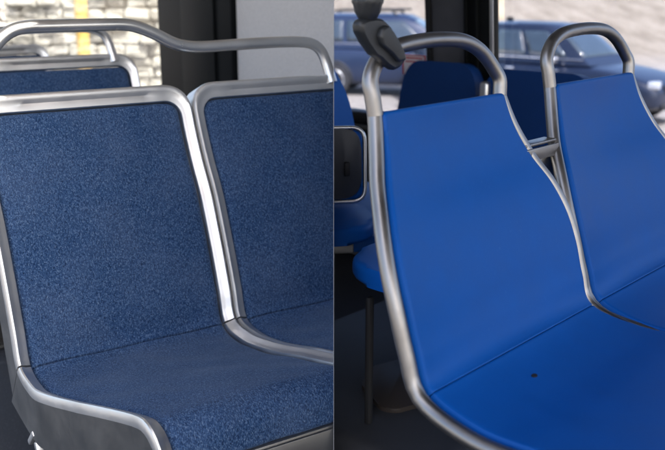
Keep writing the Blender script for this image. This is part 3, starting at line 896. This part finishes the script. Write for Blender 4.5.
def make_car(M, label, paint, roof_z, length, hood=.27, boxy=True):
    """x = forward, y = left, z = up; built by lofting side stations"""
    e = empty('parked_car', M, label, 'car', 'cars parked outside the bus')
    L = length; hw = .93
    # lower body stations (x, z_low, z_belt, half width)
    belt = roof_z*.62
    st = [(-L/2, .45, belt*.92, hw*.80), (-L/2+.06, .34, belt*.98, hw*.92), (-L/2+.35, .28, belt, hw*.98), (-.9, .24, belt, hw), (0, .24, belt*.985, hw), (.75, .24, belt*.97, hw),
          (L/2-hood*L*.98, .24, belt*.96, hw), (L/2-.75, .25, belt*.90, hw*.98), (L/2-.30, .28, belt*.80, hw*.93), (L/2-.06, .34, belt*.70, hw*.80), (L/2, .42, belt*.60, hw*.70)]
    vs = []; fs = []; K = 14
    for x, zl, zb__, w in st:
        h = zb__-zl
        pr = [(0, zl), (w*.85, zl), (w*.97, zl+h*.10), (w, zl+h*.35), (w*1.0, zl+h*.62), (w*.965, zl+h*.86), (w*.90, zl+h*.97), (0, zl+h*1.02)]
        ring = pr + [(-a, b) for a, b in pr[-2:0:-1]]
        K = len(ring)
        for a, b in ring: vs.append(Vector((x, a, b)))
    for i in range(len(st)-1):
        for j in range(K):
            k = (j+1) % K; fs.append((i*K+j, i*K+k, (i+1)*K+k, (i+1)*K+j))
    fs.append(tuple(range(K))[::-1]); fs.append(tuple((len(st)-1)*K+j for j in range(K)))
    body = mesh_obj('body', vs, fs, paint, e)
    sm = body.modifiers.new('s', 'SUBSURF'); sm.levels = 2; sm.render_levels = 2
    # cabin: bottom ring and roof ring lofted
    xb0 = -L/2+.10 if boxy else -L/2+.30; xb1 = L/2-hood*L-.0
    xr0 = -L/2+.42 if boxy else -L/2+.85; xr1 = xb1-.95
    zr = roof_z
    def side(x0, x1, z, w, crown=0): return x0, x1, z, w
    lv = [(xb0, xb1, belt*.95, hw*.93), (xb0+.02, xb1-.10, belt*1.02, hw*.90), ((xb0*.45+xr0*.55), (xb1*.45+xr1*.55), belt+(zr-belt)*.55, hw*.82), (xr0+.0, xr1+.10, zr-.10, hw*.73), (xr0+.08, xr1-.05, zr-.03, hw*.66), (xr0+.30, xr1-.35, zr, hw*.45)]
    vs = []; fs = []; NX = 10
    for x0, x1, z, w in lv:
        ring = []
        for i in range(NX+1):
            t = i/NX; ring.append((x0+(x1-x0)*t, w*(1-.06*(2*t-1)**2)*(1 if 0 < i < NX else .93)))
        for x, y in ring: vs.append(Vector((x, y, z)))
        for x, y in ring[::-1]: vs.append(Vector((x, -y, z)))
    K = 2*(NX+1)
    for i in range(len(lv)-1):
        for j in range(K):
            k = (j+1) % K; fs.append((i*K+j, i*K+k, (i+1)*K+k, (i+1)*K+j))
    fs.append(tuple((len(lv)-1)*K+j for j in range(K)))
    mesh_obj('cabin', vs, fs, paint, e)
    # windows: quads just proud of the cabin
    def at(f, t, sgn, out=.012):
        # f along 0..1, t height between belt level (lv[1]) and roof shoulder (lv[3])
        a, b, c = lv[1], lv[2], lv[3]
        if t < .5: u = t/.5; x0, x1, z, w = [p+(q-p)*u for p, q in zip(a, b)]
        else: u = (t-.5)/.5; x0, x1, z, w = [p+(q-p)*u for p, q in zip(b, c)]
        return Vector((x0+(x1-x0)*f, sgn*(w*(1-.06*(2*f-1)**2)+out), z))
    for sgn in (-1, 1):
        cuts = (.07, .30, .33, .60, .63, .90) if boxy else (.12, .30, .33, .60, .63, .90)
        for k in range(3):
            f0, f1 = cuts[2*k], cuts[2*k+1]
            g = 6; vs = []; fs = []
            for i in range(g+1):
                for j in range(g+1):
                    vs.append(at(f0+(f1-f0)*i/g, .10+.80*j/g, sgn))
            for i in range(g):
                for j in range(g):
                    a = i*(g+1)+j; fs.append((a, a+1, a+g+2, a+g+1))
            o = mesh_obj('side_window', vs, fs, CARGLASS, e); md = o.modifiers.new('t', 'SOLIDIFY'); md.thickness = .012
    for f, nm in ((1, 'windscreen'), (0, 'rear_window')):
        vs = []; fs = []; g = 6
        for j in range(g+1):
            t = .10+.82*j/g
            A = at(f, t, 1, -.06); B = at(f, t, -1, -.06)
            for i in range(g+1):
                q = A.lerp(B, i/g); q.x += (.014 if f else -.014)+(.0)*(1-(2*i/g-1)**2); vs.append(q)
        for j in range(g):
            for i in range(g):
                a = j*(g+1)+i; fs.append((a, a+1, a+g+2, a+g+1))
        o = mesh_obj(nm, vs, fs, CARGLASS, e); md = o.modifiers.new('t', 'SOLIDIFY'); md.thickness = .012
    # wheels
    for x in (-L*.31, L*.31):
        for sgn in (-1, 1):
            R = Matrix.Translation((x, sgn*(hw-.10), .37)) @ Matrix.Rotation(-sgn*pi/2, 4, 'X')
            t = lathe('wheel', [(.24, -.10), (.35, -.11), (.37, -.08), (.37, .08), (.35, .115), (.25, .12), (.24, .10)], TYRE, e, R, 32)
            lathe('rim', [(.001, .095), (.06, .10), (.09, .085), (.20, .09), (.235, .118), (.245, .11), (.245, .05)], RIM, t, R, 20)
            # dark arch
            vs_, fs_ = tube([Vector((x+.42*cos(a), sgn*(hw-.015), .37+.42*sin(a))) for a in [radians(q) for q in range(-8, 189, 14)]], .030, 8)
            mesh_obj('wheel_arch', vs_, fs_, RUBBER, e)
    # details
    for sgn in (-1, 1):
        bm = bmesh.new(); box_bm(bm, (xb1-.62, sgn*(hw+.10), belt*1.03), (.14, .22, .15), None, .04, 3); from_bm('door_mirror', bm, CHROME if not boxy else paint, e)
        bm = bmesh.new(); box_bm(bm, (L/2-.16, sgn*hw*.62, belt*.70), (.22, .36, .13), Matrix.Rotation(sgn*-.35, 3, 'Z'), .03, 3); from_bm('headlight', bm, LAMP, e)
        bm = bmesh.new(); box_bm(bm, (-L/2+.08, sgn*hw*.80, belt*.80), (.14, .16, .28), None, .03, 3); from_bm('tail_light', bm, TAIL, e)
        for hx_ in (-.55, .42):
            bm = bmesh.new(); box_bm(bm, (hx_, sgn*(hw+.005), belt*.86), (.18, .03, .03), None, .01, 2); from_bm('door_handle', bm, CHROME, e)
        vs_, fs_ = tube([at(f, .04, sgn, .012) for f in [i/12 for i in range(0, 13)]], .012, 8); mesh_obj('window_trim', vs_, fs_, CHROME, e)
    bm = bmesh.new(); box_bm(bm, (L/2-.035, 0, belt*.62), (.10, .90, .16), None, .03, 3); from_bm('grille', bm, RUBBER, e)
    bm = bmesh.new(); box_bm(bm, (L/2-.02, 0, .40), (.10, 1.1, .12), None, .03, 3); from_bm('lower_grille', bm, RUBBER, e)
    bm = bmesh.new(); box_bm(bm, (L/2+.02, 0, belt*.64), (.03, .80, .025), None, .008, 2); from_bm('grille_trim', bm, CHROME, e)
    if boxy:
        for sgn in (-1, 1):
            pts = [Vector((xr0+.30, sgn*.55, zr-.02)), Vector((xr0+.38, sgn*.55, zr+.07)), Vector((0, sgn*.55, zr+.09)), Vector((xr1-.35, sgn*.55, zr+.07)), Vector((xr1-.25, sgn*.55, zr-.02))]
            vs_, fs_ = tube(catmull(pts, 5), .022, 8); mesh_obj('roof_rail', vs_, fs_, RUBBER, e)
    else:
        bm = bmesh.new(); box_bm(bm, (xr0+.35, 0, zr+.04), (.16, .04, .08), None, .015, 2); from_bm('roof_antenna', bm, RUBBER, e)
    return e
P1 = car_paint('blue_car_paint', (.008, .018, .048)); P2 = car_paint('navy_car_paint', (.007, .012, .028)); P3 = car_paint('white_car_paint', (.75, .75, .76))
def car_at(px, D, ang):
    r = ray(px, 60); r = r*(D/r.y)
    return Matrix.Translation((r.x, r.y, 0)) @ Matrix.Rotation(radians(ang), 4, 'Z')
make_car(car_at(404, 21.5, -14), 'blue boxy off-roader with roof rails parked outside, left of the window pillar', P1, 1.86, 4.8, boxy=True)
make_car(car_at(560, 17.9, -44), 'dark navy crossover parked outside behind the right-hand silver loop', P2, 1.80, 4.8, hood=.28, boxy=False)
make_car(car_at(465, 19.0, -84), 'white car mostly hidden behind the grey window pillar', P3, 1.45, 4.4, boxy=False)

# ------------------------------------------------------------------ ground
def ground():
    vs = []; fs = []
    ys = [-60, -10, 5, 12, 20, 26, 30, 34, 38, 42, 46, 50, 54, 58, 62, 68, 75, 100, 200, 600, 3000]
    xs = [-3000, -400, -100, -60, -40, -30, -20, -15, -10, -6, -3, 0, 3, 6, 10, 15, 20, 30, 40, 60, 100, 400, 3000]
    def hz(x, y):
        if y < 29: return 0
        t = min(1, (y-29)/26); t = t*t*(3-2*t)
        return t*2.12
    for y in ys:
        for x in xs: vs.append(Vector((x, y, hz(x, y))))
    n = len(xs)
    for j in range(len(ys)-1):
        for i in range(n-1):
            a = j*n+i; fs.append((a, a+1, a+n+1, a+n))
    m, nt, b = mat('dry_ground'); o = tc(nt)
    sx = N(nt, 'ShaderNodeSeparateXYZ'); nt.links.new(o, sx.inputs[0])
    f = noise(nt, o, 1.0, 7, .75, (1.1, .22, .9)); g = noise(nt, o, 6, 5, .7)
    grass = ramp(nt, f, [(.34, (.17, .135, .095)), (.5, (.26, .215, .16)), (.66, (.34, .29, .225))])
    lot = ramp(nt, g, [(.35, (.26, .23, .20)), (.65, (.34, .31, .275))])
    wv = N(nt, 'ShaderNodeMath', operation='MULTIPLY_ADD'); nt.links.new(noise(nt, o, .25, 3), wv.inputs[0]); wv.inputs[1].default_value = 8; nt.links.new(sx.outputs[1], wv.inputs[2])
    k = N(nt, 'ShaderNodeMapRange'); nt.links.new(wv.outputs[0], k.inputs[0]); k.inputs[1].default_value = 33; k.inputs[2].default_value = 36
    c1 = mixc(nt, k.outputs[0], lot.outputs[0], grass.outputs[0])
    k2 = N(nt, 'ShaderNodeMapRange'); nt.links.new(sx.outputs[1], k2.inputs[0]); k2.inputs[1].default_value = 61; k2.inputs[2].default_value = 62
    nt.links.new(mixc(nt, k2.outputs[0], c1, (.15, .15, .155)), b.inputs['Base Color'])
    b.inputs['Roughness'].default_value = .95; bump(nt, b, g, .8, .15)
    o_ = mesh_obj('ground', vs, fs, m, None); tag(o_, kind='structure')
ground()

# ------------------------------------------------------------------ light and camera
w = bpy.data.worlds.new('World'); S.world = w; w.use_nodes = True
nt = w.node_tree; bg = nt.nodes['Background']
sky = nt.nodes.new('ShaderNodeTexSky'); sky.sky_type = 'NISHITA'; sky.sun_disc = False; sky.dust_density = 3.5; sky.ozone_density = .4; sky.air_density = .8
SUN_EL, SUN_AZ = 50, 150           # azimuth clockwise from +Y
sky.sun_elevation = radians(SUN_EL); sky.sun_rotation = radians(SUN_AZ)
nt.links.new(sky.outputs[0], bg.inputs[0]); bg.inputs[1].default_value = .15
sd = bpy.data.lights.new('sun', 'SUN'); sd.energy = 3.2; sd.angle = radians(.5); sd.color = (1, .95, .88)
so = bpy.data.objects.new('sun', sd); C.objects.link(so)
d = Vector((sin(radians(SUN_AZ))*cos(radians(SUN_EL)), cos(radians(SUN_AZ))*cos(radians(SUN_EL)), sin(radians(SUN_EL))))
so.rotation_euler = d.to_track_quat('Z', 'Y').to_euler()

cd = bpy.data.cameras.new('camera'); co = bpy.data.objects.new('camera', cd); C.objects.link(co)
co.location = (0, 0, CAMZ); co.rotation_euler = (pi/2-PITCH, 0, 0)
cd.sensor_width = 36; cd.lens = F_PX/665*36; cd.clip_start = .02; cd.clip_end = 6000
cd.dof.use_dof = True; cd.dof.focus_distance = 1.50; cd.dof.aperture_fstop = 5.6; cd.dof.aperture_blades = 0
S.camera = co
S.render.resolution_x = 1024; S.render.resolution_y = 693
S.view_settings.view_transform = 'Standard'; S.view_settings.look = 'None'; S.view_settings.exposure = 1.8; S.view_settings.gamma = 1
